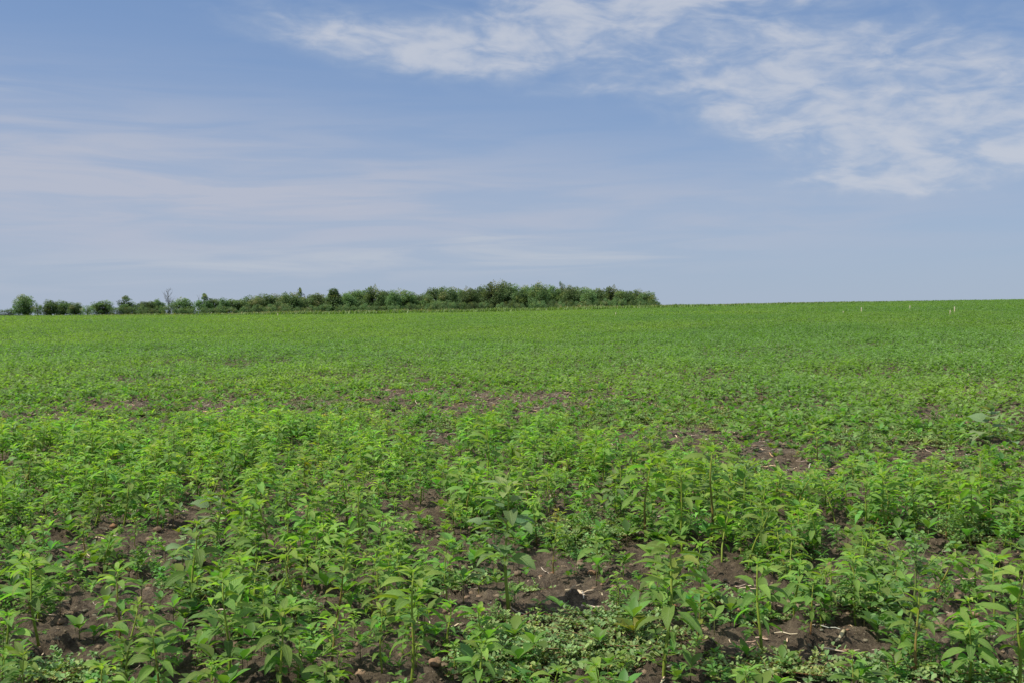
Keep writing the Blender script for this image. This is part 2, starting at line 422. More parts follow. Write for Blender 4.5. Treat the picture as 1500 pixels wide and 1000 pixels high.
def velvetleaf(H, n=9, Lm=.17, base=np.array([.25, .37, .17])):
    st, fo = MB(), MB()
    path = stem_path(H, .05)
    st.add(*tube(path, (.004 + .006 * H) * (1 - .6 * np.linspace(0, 1, 9)), [.20, .25, .09], 7))
    s = np.linspace(.22, .98, n); az = np.arange(n) * 2.4 + rng.uniform(0, 6.3)
    f = np.linspace(0, 1, n)
    L = Lm * (1.1 - .5 * f ** 2) * rng.normal(1, .1, n)
    fo.add(*leaves(on_path(path, s), az, np.radians(28 + 20 * f + rng.normal(0, 8, n)), np.radians(75 + rng.normal(0, 14, n)), L, L * .66, 'heart', vcol(base, n, .1, .06), 3, .13, rng.normal(0, .15, n), .10, .17, 2.))
    n = 6; fo.add(*leaves(on_path(path, np.full(n, .98)), np.arange(n) * 2.4, np.radians(60.), np.radians(30.), Lm * np.linspace(.2, .5, n), Lm * np.linspace(.12, .3, n), 'heart', vcol(base * 1.2, n, .06, .05), 2, .3, None, 0., .15))
    return st, fo
def cocklebur(H):
    """broad grey-green coarse leaves, tall"""
    return pigweed(H, lod=0, leafy=.85, broad=.42, base=np.array([.20, .315, .115]), lscale=.95)

PROTO = {}
def reg(kind, mats, makers):
    PROTO[kind] = []
    for mk in makers:
        st, fo = mk()
        PROTO[kind].append((st.mesh(kind + '_stem', M_stem), fo.mesh(kind + '_foliage', mats)))
reg('pig_tall', M_weed, [lambda i=i: pigweed(rng.uniform(.54, .64), red=i in (2, 5)) for i in range(7)])
reg('pig_mid', M_weed, [lambda i=i: pigweed(rng.uniform(.36, .44), red=i % 3 == 1) for i in range(8)])
reg('pig_small', M_weed, [lambda i=i: pigweed(rng.uniform(.18, .25), red=i == 1) for i in range(6)])
reg('goose', M_lamb, [lambda: goosefoot(rng.uniform(.42, .55)) for i in range(2)] + [lambda: goosefoot(rng.uniform(.2, .28)) for i in range(4)])
reg('velvet', M_velvet, [lambda: velvetleaf(.40, 7, .30), lambda: velvetleaf(.42, 8, .22), lambda: velvetleaf(.38, 7, .18)])
reg('cockle', M_weed, [lambda: cocklebur(rng.uniform(.55, .62)) for i in range(3)])
def proto_height(me):
    a = np.zeros(len(me.vertices) * 3, np.float32); me.vertices.foreach_get('co', a); return a.reshape(-1, 3)[:, 2].max()
PH = {k: [max(proto_height(s), proto_height(f) * .93) for s, f in v] for k, v in PROTO.items()}

PLANTS = []    # dicts for labels: kind, x, y, height, object
def plant(name, kind, x, y, H, var=None, rz=None, tilt=(0, 0)):
    var = rng.integers(len(PROTO[kind])) if var is None else var
    s = H / PH[kind][var]
    root = thing(name, (x, y, float(gz(x, y)) - .006), rng.uniform(0, 6.3) if rz is None else rz, tilt, s)
    st, fo = PROTO[kind][var]
    link('stem', st, root); link('foliage', fo, root)
    d = dict(name=name, kind=kind, x=x, y=y, H=H, var=int(var), o=root, tilt=tilt)
    d['px'], d['py'] = topx(x, y, float(gz(x, y)))
    PLANTS.append(d)
    return root
def plant_px(name, kind, px, py, top, var=None, tilt=(0, 0), label=None, cat='weed', group=None):
    x, y = at(px, py)
    H = (py - top) / FPX * y * 1.02
    r = plant(name, kind, x, y, H, var, None, tilt)
    if label: tag(r, label, cat, group); PLANTS[-1]['done'] = True
    PLANTS[-1]['land'] = label
    return r

# hero plants, each seen in the photograph
G_PIG = 'pigweeds growing on the bare patch'
V = 'velvetleaf'; 
H_ = [
 ('pigweed', 'pig_tall', 972, 994, 795, 0, (0, 0), 'tall pigweed with long bare yellow-green stem rising beside the low purslane mat'),
 ('pigweed', 'pig_tall', 336, 1012, 838, 1, (0, -.10), 'tall pigweed with thick yellow-green stem leaning left, nearest the bottom left of the field'),
 ('pigweed', 'pig_tall', 601, 1016, 842, 3, (0, 0), 'tall pigweed with straight pale stem at the bottom edge left of centre'),
 ('pigweed', 'pig_mid', 414, 1020, 884, 0, (0, 0), 'leafy pigweed at the bottom edge right of the thick leaning pigweed'),
 ('pigweed', 'pig_mid', 560, 992, 894, 3, (0, 0), 'dark stemmed pigweed close left of the tall straight pigweed at the bottom edge'),
 ('pigweed', 'pig_mid', 703, 965, 882, 2, (0, 0), 'pigweed with arching leaves standing just left of the purslane mat'),
 ('pigweed', 'pig_mid', 57, 950, 822, 5, (0, -.12), 'pigweed leaning left beside the bare soil near the left edge'),
 ('pigweed', 'pig_mid', 174, 950, 832, 4, (0, 0), 'pigweed with thin reddish stem standing in bare soil at lower left'),
 ('pigweed', 'pig_tall', 655, 896, 795, 4, (0, 0), 'pigweed with pale stem close left of the tall grey-leaved cocklebur'),
 ('pigweed', 'pig_mid', 1115, 968, 832, 6, (0, -.06), 'pigweed with yellow stem and forked base on the bare soil right of centre'),
 ('pigweed', 'pig_mid', 1186, 948, 862, 7, (0, 0), 'short pigweed with red-tinged foot between the forked pigweed and the straw pieces'),
 ('pigweed', 'pig_tall', 1254, 915, 812, 6, (0, -.08), 'pigweed with wide flat top beside the broken brown corn stalk'),
 ('pigweed', 'pig_mid', 1420, 1010, 895, 0, (0, -.28), 'pigweed with yellow stem leaning strongly left near the corn cob'),
 ('pigweed', 'pig_tall', 1492, 1016, 838, 3, (0, 0), 'tall leafy pigweed cut by the right edge at the bottom'),
 ('pigweed', 'pig_mid', 1455, 925, 828, 2, (0, 0), 'pigweed with drooping leaves behind the corn cob near the right edge'),
 ('pigweed', 'pig_mid', 1255, 1060, 968, 1, (0, 0), 'broad topped pigweed at the bottom edge below the straw pieces'),
 ('pigweed', 'pig_mid', 36, 1050, 950, 3, (0, 0), 'low pigweed rosette at the bottom left corner'),
 ('pigweed', 'pig_mid', 232, 1052, 925, 7, (0, -.2), 'pigweed with large hanging leaves over bare soil at the bottom left'),
 ('pigweed', 'pig_mid', 905, 905, 850, 5, (0, 0), 'small pigweed behind the purslane mat left of the tall bare stemmed pigweed'),
 ('pigweed', 'pig_mid', 1020, 960, 880, 1, (0, 0), 'slim pigweed in the shade right of the tall bare stemmed pigweed'),
 ('pigweed', 'pig_tall', 945, 790, 668, 2, (0, 0), 'tall pigweed at the left of the dense central clump'),
 ('pigweed', 'pig_tall', 1040, 800, 655, 5, (0, .03), 'tallest pigweed of the dense central clump'),
 ('pigweed', 'pig_tall', 1120, 815, 702, 1, (0, 0), 'pigweed at the right end of the dense central clump above bare soil'),
 ('pigweed', 'pig_tall', 1000, 812, 690, 6, (0, -.06), 'broad pigweed at the front of the dense central clump'),
 ('pigweed', 'pig_tall', 545, 905, 805, 2, (0, 0), 'thin pigweed left of the pale stemmed pigweed in front of the cocklebur'),
 ('pigweed', 'pig_mid', 285, 905, 775, 6, (0, 0), 'pigweed close below the pale velvetleaf at left'),
 ('pigweed', 'pig_mid', 1195, 700, 630, 4, (0, 0), 'lone pigweed standing in the bare strip right of centre'),
 ('pigweed', 'pig_tall', 715, 722, 612, 0, (0, 0), 'bushy pigweed standing above the others behind the cocklebur'),
 ('pigweed', 'pig_tall', 232, 780, 700, 5, (0, 0), 'dark stemmed pigweed standing above the dense weeds at left'),
 ('pigweed', 'pig_mid', 1420, 790, 705, 0, (0, 0), 'pigweed standing out of the dense weeds at right'),
 ('cocklebur', 'cockle', 745, 902, 722, 0, (0, 0), 'tall cocklebur with broad grey-green leaves and pale stem left of centre'),
 ('cocklebur', 'cockle', 1085, 775, 672, 1, (0, .08), 'cocklebur with broad drooping grey leaves inside the central clump'),
 ('cocklebur', 'cockle', 905, 770, 692, 2, (0, -.08), 'cocklebur with broad grey leaves at the left foot of the central clump'),
 ('velvetleaf', 'velvet', 1450, 650, 594, 0, (0, 0), 'large pale heart-leaved velvetleaf at the right edge of the bare patch'),
 ('velvetleaf', 'velvet', 268, 836, 780, 1, (0, 0), 'pale heart-leaved velvetleaf among weeds in the left foreground'),
 ('velvetleaf', 'velvet', 706, 815, 752, 2, (0, 0), 'velvetleaf with one pale broad leaf left of the tall cocklebur'),
 ('velvetleaf', 'velvet', 310, 770, 722, 0, (0, 0), 'small velvetleaf above and behind the left foreground velvetleaf'),
 ('velvetleaf', 'velvet', 640, 655, 628, 1, (0, 0), 'small velvetleaf at the middle of the bare patch'),
 ('velvetleaf', 'velvet', 22, 690, 655, 2, (0, 0), 'small velvetleaf near the left edge behind the dense weeds'),
 ('velvetleaf', 'velvet', 1485, 655, 618, 1, (0, 0), 'smaller velvetleaf right of the large pale velvetleaf'),
 ('goosefoot', 'goose', 1330, 962, 775, 0, (0, 0), 'tall bushy goosefoot with small dark leaves right of the broken corn stalk'),
 ('goosefoot', 'goose', 1400, 806, 735, 1, (0, 0), 'round bushy goosefoot at the foot of the dense right-hand weeds'),
 ('goosefoot', 'goose', 1262, 668, 630, 3, (0, 0), 'dark round goosefoot bush alone on the bare strip at right'),
 ('goosefoot', 'goose', 1225, 895, 845, 4, (0, 0), 'small pale goosefoot left of the wide topped pigweed'),
 ('goosefoot', 'goose', 830, 818, 772, 2, (0, 0), 'small goosefoot on soil between cocklebur and central clump'),
]
for nm, kd, px, py, top, var, tilt, lab in H_:
    plant_px(nm, kd, px, py, top, var, tilt, lab, nm)
for d in PLANTS: d['hero'] = True

# ------------------------------------------------------------------ the other weeds of the bare patch
def scatter(n, y0, y1, half=.60, pw=1.35, side=.9):
    """n random ground points in the viewed wedge"""
    k = rng.uniform(0, 1, n); y = (y0 ** pw + k * (y1 ** pw - y0 ** pw)) ** (1 / pw)
    return rng.uniform(-1, 1, n) * (half * y + side), y
def accept(x, y, lo=.12):
    e = edge_y(x, y)
    d = .60 + .90 * fbm(x * .9 + 5, y * .6, 3) + .75 * clump(x, y) - 1.15 * bare(x, y) - .34 * sst(.62, .85, y / e) * (1 - clump(x, y))
    return np.clip(d, 0, 1.2)
cand_x, cand_y = scatter(11500, 3.55, 23, .60, 2.0)
ok = (rng.uniform(0, 1, 11500) < accept(cand_x, cand_y)) & (cand_y < edge_y(cand_x, cand_y) * 1.02) & ~open_soil(cand_x, cand_y)
cand_x, cand_y = cand_x[ok], cand_y[ok]
sel = []
placed = [(d['x'], d['y']) for d in PLANTS]
for x, y in zip(cand_x, cand_y):
    md = .13 if y < 7 else .105
    if any(abs(x - d['x']) < .26 and -1.3 < y - d['y'] < .25 for d in PLANTS if d['kind'] in ('velvet',)): continue
    if all((x - a) ** 2 + (y - b) ** 2 > md * md for a, b in placed):
        # nothing taller than the view allows right in front of the lens
        placed.append((x, y)); sel.append((x, y))
sel = np.array(sel)
hn = fbm(sel[:, 0] * .7 + 31, sel[:, 1] * .7, 2)
Hs = np.clip(.235 + .15 * hn + .115 * clump(sel[:, 0], sel[:, 1]) + rng.normal(0, .095, len(sel)), .08, .56)
Hs *= np.where(sel[:, 1] < 6, .88, .88) * (1 - .66 * sst(.58, .80, sel[:, 1] / edge_y(sel[:, 0], sel[:, 1])))
size = Hs / sel[:, 1]
order = np.argsort(-size)
inview = np.abs(sel[:, 0] / sel[:, 1]) < .53
NP = 300 - sum(1 for d in PLANTS if d['name'] == 'pigweed')
ind = [i for i in order if inview[i]][:NP]
rest = np.array([i for i in range(len(sel)) if i not in set(ind)])
print('weeds', len(sel), 'individual', len(ind), 'rest', len(rest))
for i in ind:
    H = Hs[i]; kd = 'pig_tall' if H > .46 else 'pig_mid' if H > .28 else 'pig_small'
    plant('pigweed', kd, sel[i, 0], sel[i, 1], H, None, None, tuple(rng.normal(0, .13, 2)))
# small goosefoot bushes
gx, gy = scatter(260, 4.2, 14, .52, 2.0, 0.); gx0 = []
ok = rng.uniform(0, 1, 260) < accept(gx, gy) + .1
for x, y in list(zip(gx[ok], gy[ok])):
    if len(gx0) >= 60: break
    if y < edge_y(x, y) and all((x - a) ** 2 + (y - b) ** 2 > .05 for a, b in gx0):
        gx0.append((x, y)); plant('goosefoot', 'goose', x, y, rng.uniform(.12, .26), rng.integers(2, 6))

# the rest of the weeds on the patch, one object
def merge(protos, xs, ys, Hs, hts, zoff=-.006, bright=(1, 1, 1)):
    """protos: arrays (v,f,lf,col) ; returns merged arrays"""
    out = MB(); pick = rng.integers(0, len(protos), len(xs)); zs = gz(xs, ys) + zoff
    for k in range(len(protos)):
        ii = np.where(pick == k)[0]
        if not len(ii): continue
        v, f, lf, col = protos[k]; n = len(ii); s = Hs[ii] / hts[k]; a = rng.uniform(0, 2 * PI, n)
        c, q = np.cos(a)[:, None], np.sin(a)[:, None]
        X = (v[None, :, 0] * c - v[None, :, 1] * q) * s[:, None] + xs[ii][:, None]
        Y = (v[None, :, 0] * q + v[None, :, 1] * c) * s[:, None] + ys[ii][:, None]
        Z = v[None, :, 2] * s[:, None] + zs[ii][:, None]
        VV = np.stack([X, Y, Z], -1).reshape(-1, 3)
        FF = (f[None] + (np.arange(n) * len(v))[:, None, None]).reshape(-1, 4)
        tint = vcol(bright, n, .13, .07)
        cc = (col[None] * tint[:, None]).reshape(-1, 3)
        out.add(VV, FF, np.tile(lf, (n, 1)), cc)
    return out
def lowp(fn, n, *a, **k):
    P, Hh = [], []
    for i in range(n):
        st, fo = fn(*[q() if callable(q) else q for q in a], lod=1, **k); m = MB()
        for s in (st, fo): m.add(*s.arrays())
        A = m.arrays(); P.append(A); Hh.append(A[0][:, 2].max() * .95)
    return P, Hh
LP_pig, LH_pig = lowp(pigweed, 8, lambda: rng.uniform(.25, .5))
LP_goose, LH_goose = lowp(goosefoot, 5, lambda: rng.uniform(.2, .4))
m = merge(LP_pig, sel[rest, 0], sel[rest, 1], Hs[rest], LH_pig, bright=(1.08, 1.10, 1.12))
o = link('weeds', m.mesh('weeds', M_crop))
tag(o, 'smaller green pigweeds scattered over the far half of the bare patch', 'weeds', None, 'stuff')

# fine-leaved low weeds between
lx, ly = scatter(5300, 3.6, 23, .60, 1.9)
a = np.clip(.60 + .9 * fbm(lx * 1.1 + 21, ly * .8 - 6, 3) - .80 * bare(lx, ly), .04, 1)
ok = (rng.uniform(0, 1, len(lx)) < a) & (ly < edge_y(lx, ly) * 1.08) & ~open_soil(lx, ly); lx, ly = lx[ok], ly[ok]; belt = sst(.58, .8, ly / edge_y(lx, ly))
m = merge(LP_goose, lx, ly, rng.uniform(.07, .20, len(lx)) * np.where(ly < 6, .8, 1) * (1 - .5 * belt), LH_goose, bright=(1.2, 1.18, 1.2))
o = link('low_weeds', m.mesh('low_weeds', M_crop))
tag(o, 'low fine-leaved weeds filling the gaps between the pigweeds', 'weeds', None, 'stuff')

# seedlings carpeting the soil between
def seedling():
    m = MB(); h = rng.uniform(.02, .06)
    m.add(*tube([[0, 0, -.01], [0, 0, h]], [.0014, .001], [.22, .20, .08], 4))
    n = rng.integers(5, 9); L = rng.uniform(.025, .06, n)
    m.add(*leaves(np.tile([0, 0, h], (n, 1)), np.arange(n) * 2.4 + rng.normal(0, .3, n), np.radians(rng.uniform(10, 60, n)), np.radians(rng.uniform(10, 50, n)), L, L * .45, 'lance_lo', vcol(LEAFG * .95, n), 1, .3))
    return m.arrays()
SP = [seedling() for _ in range(10)]
sx_, sy_ = scatter(27000, 3.5, 24, .60, 1.8)
a = np.clip(.62 + .9 * fbm(sx_ * 1.5 - 8, sy_ * 1.1 + 3, 3) - .45 * bare(sx_, sy_), .08, 1)
ok = (rng.uniform(0, 1, len(sx_)) < a) & (sy_ < edge_y(sx_, sy_) * 1.05) & ~open_soil(sx_, sy_); sx_, sy_ = sx_[ok], sy_[ok]
m = merge(SP, sx_, sy_, rng.uniform(.04, .16, len(sx_)), [.07] * 10)
o = link('seedlings', m.mesh('seedlings', M_crop))
tag(o, 'tiny green weed seedlings sprouting all over the brown soil', 'seedlings', None, 'stuff')

# purslane mats
def purslane_mat():
    m = MB()
    nb = rng.integers(7, 12)
    for q in range(nb):
        a = q * 6.283 / nb + rng.normal(0, .3); ln = rng.uniform(.08, .2); tt = np.linspace(0, 1, 5)
        pth = np.stack([np.cos(a + .5 * tt) * ln * tt, np.sin(a + .5 * tt) * ln * tt, .012 + .035 * tt * rng.uniform(.3, 1.6)], -1)
        m.add(*tube(pth, np.linspace(.0022, .0012, 5), [.24, .13, .07], 4))
        n = int(12 + ln * 110); k = rng.uniform(.08, 1, n); L = rng.uniform(.014, .028, n)
        m.add(*leaves(on_path(pth, k), rng.uniform(0, 6.3, n), np.radians(rng.uniform(5, 60, n)), np.radians(rng.uniform(-10, 40, n)), L, L * .52, 'tiny', vcol([.25, .365, .11], n, .25), 1, .2, rng.normal(0, .4, n)))
    return m.arrays()
PPm = [purslane_mat() for _ in range(8)]
px_, py_ = [], []
for cx, cy, wx, wy, n in [(815, 950, 130, 44, 44), (740, 975, 70, 30, 16), (930, 940, 60, 30, 12), (1130, 1000, 70, 18, 7), (1300, 985, 60, 20, 6), (1460, 1000, 40, 20, 9), (90, 1000, 60, 20, 10), (860, 790, 60, 18, 30), (1000, 612, 130, 14, 110), (900, 600, 90, 10, 60), (1290, 645, 80, 12, 50),
                           (500, 600, 110, 12, 60), (700, 625, 90, 10, 40), (210, 610, 90, 8, 35), (1180, 615, 90, 10, 60), (840, 620, 70, 10, 40), (1400, 640, 60, 10, 30), (420, 640, 70, 10, 30), (1260, 885, 40, 20, 12), (660, 860, 40, 14, 10), (1425, 780, 50, 16, 16), (1040, 700, 80, 14, 25), (350, 870, 70, 20, 12)]:
    for q in range(n):
        x, y = at(cx + rng.normal(0, wx * .5), min(1012, cy + rng.normal(0, wy * .55))); px_.append(x); py_.append(y)
rx, ry = scatter(420, 3.6, 22, .58, 1.9); okr = (rng.uniform(0, 1, 420) < .8 - .7 * bare(rx, ry)) & ~open_soil(rx, ry)
px_ = np.concatenate([px_, rx[okr]]); py_ = np.concatenate([py_, ry[okr]])
m = merge(PPm, px_, py_, rng.uniform(.7, 1.35, len(px_)), [1.] * 8, .0)
o = link('purslane', m.mesh('purslane', M_purs))
tag(o, 'low mats of small fleshy grey-green purslane leaves spreading over soil', 'purslane', None, 'stuff')

# ------------------------------------------------------------------ closed green field beyond
def cover(y0, y1, dens, leaf, per, hmin, hmax, prof, half=.74, base=LEAFG, near_edge=False, spread=.12):
    n = int((half * (y1 ** 2 - y0 ** 2) + 1.8 * (y1 - y0)) * dens)
    x, y = scatter(n, y0, y1, half, 2.0)
    ft = .5 + .5 * fbm(x * .22, y * .13 + 3, 3) * 2
    keep = np.ones(n, bool)
    if near_edge:
        e = edge_y(x, y); p = sst(.66, 1.10, y / e + .42 * fbm(x * .8, y * .35, 2)) * (1 - .85 * bare(x, y)); keep &= rng.uniform(0, 1, n) < p
    # thin streaks where soil shows
    st = np.exp(-((y - 57 - .12 * x) / 2.2) ** 2) * np.exp(-((x + 4) / 6) ** 2)
    keep &= rng.uniform(0, 1, n) > .72 * st
    keep &= rng.uniform(0, 1, n) < np.clip(.93 + .5 * fbm(x * .5, y * .25, 2), .35, 1)
    x, y, ft = x[keep], y[keep], ft[keep]; n = len(x)
    H = (hmin + (hmax - hmin) * np.clip(ft + rng.normal(0, .22, n), 0, 1.4))
    if near_edge: H *= .38 + .62 * sst(.8, 1.45, y / edge_y(x, y))
    z = base_z(x, y) + micro_z(x, y)
    # colours drift in broad patches: yellower far left, deeper green to the right and in a middle band
    big = fbm(x * .045 + 9, y * .022, 3); mid = fbm(x * .3, y * .16, 2)
    deep = np.clip(.38 + 1.15 * big + .6 * mid + .45 * sst(-.25, .5, x / y) - .28 * sst(70, 200, y) * (x / y < .05) + .55 * np.exp(-((y - 36) / 10.) ** 2), 0, 1)[:, None]
    cl = np.array([.225, .340, .066]) * (1 - deep) + np.array([.160, .285, .072]) * deep
    cl *= rng.normal(1, .10, (n, 1)) * np.interp(y, [10, 60, 120], [1.25, .97, .93])[:, None]
    N = n * per
    rep = lambda q: np.repeat(q, per, 0)
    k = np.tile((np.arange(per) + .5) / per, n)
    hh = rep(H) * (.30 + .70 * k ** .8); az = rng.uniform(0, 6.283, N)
    rad = spread * (1 - .6 * k) * rng.uniform(0, 1, N)
    P = np.stack([rep(x) + np.cos(az) * rad, rep(y) + np.sin(az) * rad, rep(z) + hh], -1)
    L = leaf * rng.uniform(.65, 1.3, N) * (1.1 - .45 * k)
    el = np.radians(5 + 45 * k ** 1.5 + rng.normal(0, 14, N)); dr = np.radians(rng.uniform(25, 80, N))
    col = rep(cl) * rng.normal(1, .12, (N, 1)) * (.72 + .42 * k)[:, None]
    return leaves(P, az, el, dr, L, L * rng.uniform(.36, .55, N), prof, col.clip(.005, .5), 1, .25, rng.normal(0, .4, N))
m = MB()
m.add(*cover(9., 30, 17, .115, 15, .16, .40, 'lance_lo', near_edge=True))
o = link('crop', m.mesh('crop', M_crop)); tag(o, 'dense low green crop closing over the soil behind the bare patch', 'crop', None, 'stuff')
m = MB()
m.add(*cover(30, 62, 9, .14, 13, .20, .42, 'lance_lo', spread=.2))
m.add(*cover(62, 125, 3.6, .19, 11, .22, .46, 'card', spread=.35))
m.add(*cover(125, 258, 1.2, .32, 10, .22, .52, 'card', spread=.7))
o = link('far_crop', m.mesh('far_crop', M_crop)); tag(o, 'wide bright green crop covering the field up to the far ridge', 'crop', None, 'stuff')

# taller grass strip along the far ridge
def grass_strip():
    n = 48000; x, y = scatter(n, 256, 276, .76, 1.); 
    a = x / y * FPX + 750
    amp = np.interp(a, [900, 1050], [1, .35]); H = np.interp(a, [-200, 0, 300, 420, 700, 965, 1500], [.5, .55, .75, 1.15, 1.15, 1.1, .5]) * (1 + amp * rng.normal(0, .18, n)) * (1 + .35 * amp * fbm(x * .12, y * .05, 2))
    tan = np.clip(sst(-.15, .25, fbm(x * .02 + 4, y * .05, 2) + .25 * ((a > 330) & (a < 1000))) * rng.uniform(.2, 1.2, n) * sst(258, 266, y), 0, 1)[:, None]
    col = (np.array([.215, .325, .070]) * (1 - tan) + np.array([.40, .32, .15]) * tan) * rng.normal(1, .15, (n, 1))
    z = base_z(x, y)
    return leaves(np.stack([x, y, z], -1), rng.uniform(0, 6.3, n), np.radians(rng.uniform(66, 90, n)), np.radians(rng.uniform(5, 45, n)), H.clip(.15), H * rng.uniform(.14, .3, n), 'card', col.clip(.01, .5), 1, .3)
m = MB(); m.add(*grass_strip())
o = link('grass', m.mesh('grass', M_grass)); tag(o, 'strip of taller grass with tan tips along the far field margin', 'grass', None, 'stuff')

# dark tall weeds sticking up in the far crop
FARW = [(875, 480, 467, 'lone dark weed clump rising from the crop below the right end of the woods'), (1040, 459, 449, 'dark weed clump on the far slope left of the stakes'),
        (1200, 452, 443, 'dark weed clump near the skyline between first and second stakes'), (1405, 442, 433, 'dark weed breaking the skyline near the right stakes'),
        (1428, 447, 439, 'dark weed just below the skyline right of the tallest stake'), (1488, 441, 433, 'dark weed on the skyline at the right edge'),
        (1356, 441, 436, 'low weed tuft on the skyline above the middle stake'), (440, 475, 469, 'small dark weed tuft in the far crop at left'),
        (480, 474, 468, 'small dark weed tuft in the far crop below a pointed tree'), (1190, 458, 450, 'grey-green weed clump on the far slope beside the short stake'),
        (198, 533, 516, 'dark bushy weed standing in the middle of the field at left'), (1420, 540, 526, 'dark bushy weed in the crop at the right'), (1270, 640, 622, 'dark bushy weed behind the round goosefoot')]
for px, py, top, lab in FARW:
    x, y = at(px, py); H = (py - top) / FPX * y
    st, fo = PROTO['goose'][rng.integers(2)]; s = H / PH['goose'][0]
    r = thing('goosefoot', (x, y, float(gz(x, y))), rng.uniform(0, 6), (0, 0), s)
    link('stem', st, r); link('foliage', fo, r); tag(r, lab, 'weed')

# ------------------------------------------------------------------ stakes
STAKES = [(902, 464, 458, .05, 'white stake alone in the crop below the right end of the woods'), (924.5, 460, 455.5, .03, 'thin pale stake right of the lone white stake'),
          (1081.5, 450, 443, .03, 'faint thin stake near the skyline left of all the slope stakes'), (1235, 461, 456, .05, 'shortest stake at the left of the right-hand stakes'),
          (1261.5, 460, 450.5, .06, 'tall pale stake just right of the shortest stake'), (1333, 455, 448, .06, 'pale stake nearest the skyline in the middle of the right-hand stakes'),
          (1391.5, 463, 454.5, .06, 'shorter yellowish stake of the close pair at right'), (1398.5, 461, 449.5, .07, 'taller white stake of the close pair at right'), (407, 463.5, 459.5, .06, 'tiny white marker at the margin below the woods')]
for px, py, top, w, lab in STAKES:
    x, y = at(px, py + 1); H = (py + 1 - top) / FPX * y
    r = thing('stake', (x, y, float(base_z(x, y))), -.75 + rng.uniform(-.25, .25), (rng.normal(0, .02), rng.normal(0, .03)))
    w *= .85 * y / 130
    for part, z0, z1, colr in (('post', -.1, H * .72, (.60, .51, .33)), ('painted_top', H * .72, H, (.62, .55, .38))):
        ww = w * (1 if part == 'post' else 1.04)
        mm = MB(); vv = np.array([[-ww, -ww * .8, z0], [ww, -ww * .8, z0], [ww, ww * .8, z0], [-ww, ww * .8, z0], [-ww, -ww * .8, z1], [ww, -ww * .8, z1], [ww, ww * .8, z1], [-ww, ww * .8, z1]])
        ff = np.array([[0, 1, 5, 4], [1, 2, 6, 5], [2, 3, 7, 6], [3, 0, 4, 7], [4, 5, 6, 7], [3, 2, 1, 0]])
        mm.add(vv, ff, vv * 0, np.full((8, 3), colr)); link(part, mm.mesh(part, M_stake, False), r)
    tag(r, lab, 'stake', 'survey stakes standing in the field')

# ------------------------------------------------------------------ trees
def tree_proto(shape, seed, dark=1.0):
    """unit tree, 1 m tall: tapered trunk, limbs to each clump, crown of leaf clumps"""
    r = np.random.default_rng(seed); tr, cr = MB(), MB()
    bark = [.09, .075, .06]
    if shape == 'round': cz, rx, rz, n, low = .50, .42, .46, 70, .03
    elif shape == 'tall': cz, rx, rz, n, low = .52, .28, .46, 60, .04
    elif shape == 'airy': cz, rx, rz, n, low = .54, .34, .46, 40, .05
    elif shape == 'spire': cz, rx, rz, n, low = .48, .26, .50, 50, .04
    else: cz, rx, rz, n, low = .40, .60, .58, 52, .0      # shrub
    tr.add(*tube([[0, 0, -.06], [.01, 0, .15], [-.01, .01, .4], [.0, .0, .7]], [.035, .026, .018, .006], bark, 7))
    for i in range(n):
        u = r.normal(size=3); u /= np.linalg.norm(u); q = r.uniform(.12, 1) ** .45
        tz = u[2] * q
        w = 1.0 if shape != 'spire' else (1.15 - (tz + 1) * .5)
        c = np.array([u[0] * q * rx * w, u[1] * q * rx * w, cz + tz * rz]); c[2] = max(c[2], low + .04)
        br = r.uniform(.09, .18) * (1.0 if shape != 'airy' else .72) * (.8 if shape == 'spire' else 1)
        if c[2] > .25:
            s0 = np.array([0, 0, r.uniform(.15, .5)]); s0[2] = min(s0[2], c[2] - .05)
            tr.add(*tube([s0, (s0 + c) / 2 + np.array([0, 0, -.02]), c], [.011, .007, .003], bark, 4))
        k = 115
        d = r.normal(size=(k, 3)); d /= np.linalg.norm(d, axis=1)[:, None]
        P = c + d * br * r.uniform(.45, 1.05, (k, 1)) * np.array([1.15, 1.15, .85])
        az = np.arctan2(d[:, 1], d[:, 0]) + r.normal(0, .6, k); el = np.arcsin(d[:, 2]) * .6 + r.normal(0, .5, k)
        L = r.uniform(.030, .050, k)
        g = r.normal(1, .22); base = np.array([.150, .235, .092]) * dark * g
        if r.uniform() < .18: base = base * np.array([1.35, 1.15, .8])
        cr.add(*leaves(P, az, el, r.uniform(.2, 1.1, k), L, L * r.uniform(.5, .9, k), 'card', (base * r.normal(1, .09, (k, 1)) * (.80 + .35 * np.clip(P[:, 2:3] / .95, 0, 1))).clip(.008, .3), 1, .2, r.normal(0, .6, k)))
    return tr.mesh('trunk', M_bark), cr.mesh('crown', M_tree)
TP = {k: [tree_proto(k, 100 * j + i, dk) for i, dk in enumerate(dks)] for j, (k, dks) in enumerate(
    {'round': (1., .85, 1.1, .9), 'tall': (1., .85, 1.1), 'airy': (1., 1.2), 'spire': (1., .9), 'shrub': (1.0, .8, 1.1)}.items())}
def tree(shape, px, top, wpx, dist, label=None, group='trees in the far wood', name='tree', cat='tree', tint=1.0):
    a = (px - 750) / FPX; x, y = a * dist, dist; z = float(base_z(x, y))
    H = (CAMH + (HOR - top) / FPX * dist) - z
    tr, cr = TP[shape][rng.integers(len(TP[shape]))]
    nat = {'round': .98, 'tall': .74, 'airy': .86, 'spire': .64, 'shrub': 1.3}[shape]
    sxy = (wpx / FPX * dist) / nat
    r = thing(name, (x, y, z), rng.uniform(0, 6.3)); r.scale = (sxy, sxy, H / .985)
    link('trunk', tr, r); link('crown', cr, r)
    tag(r, label, cat, group); return r
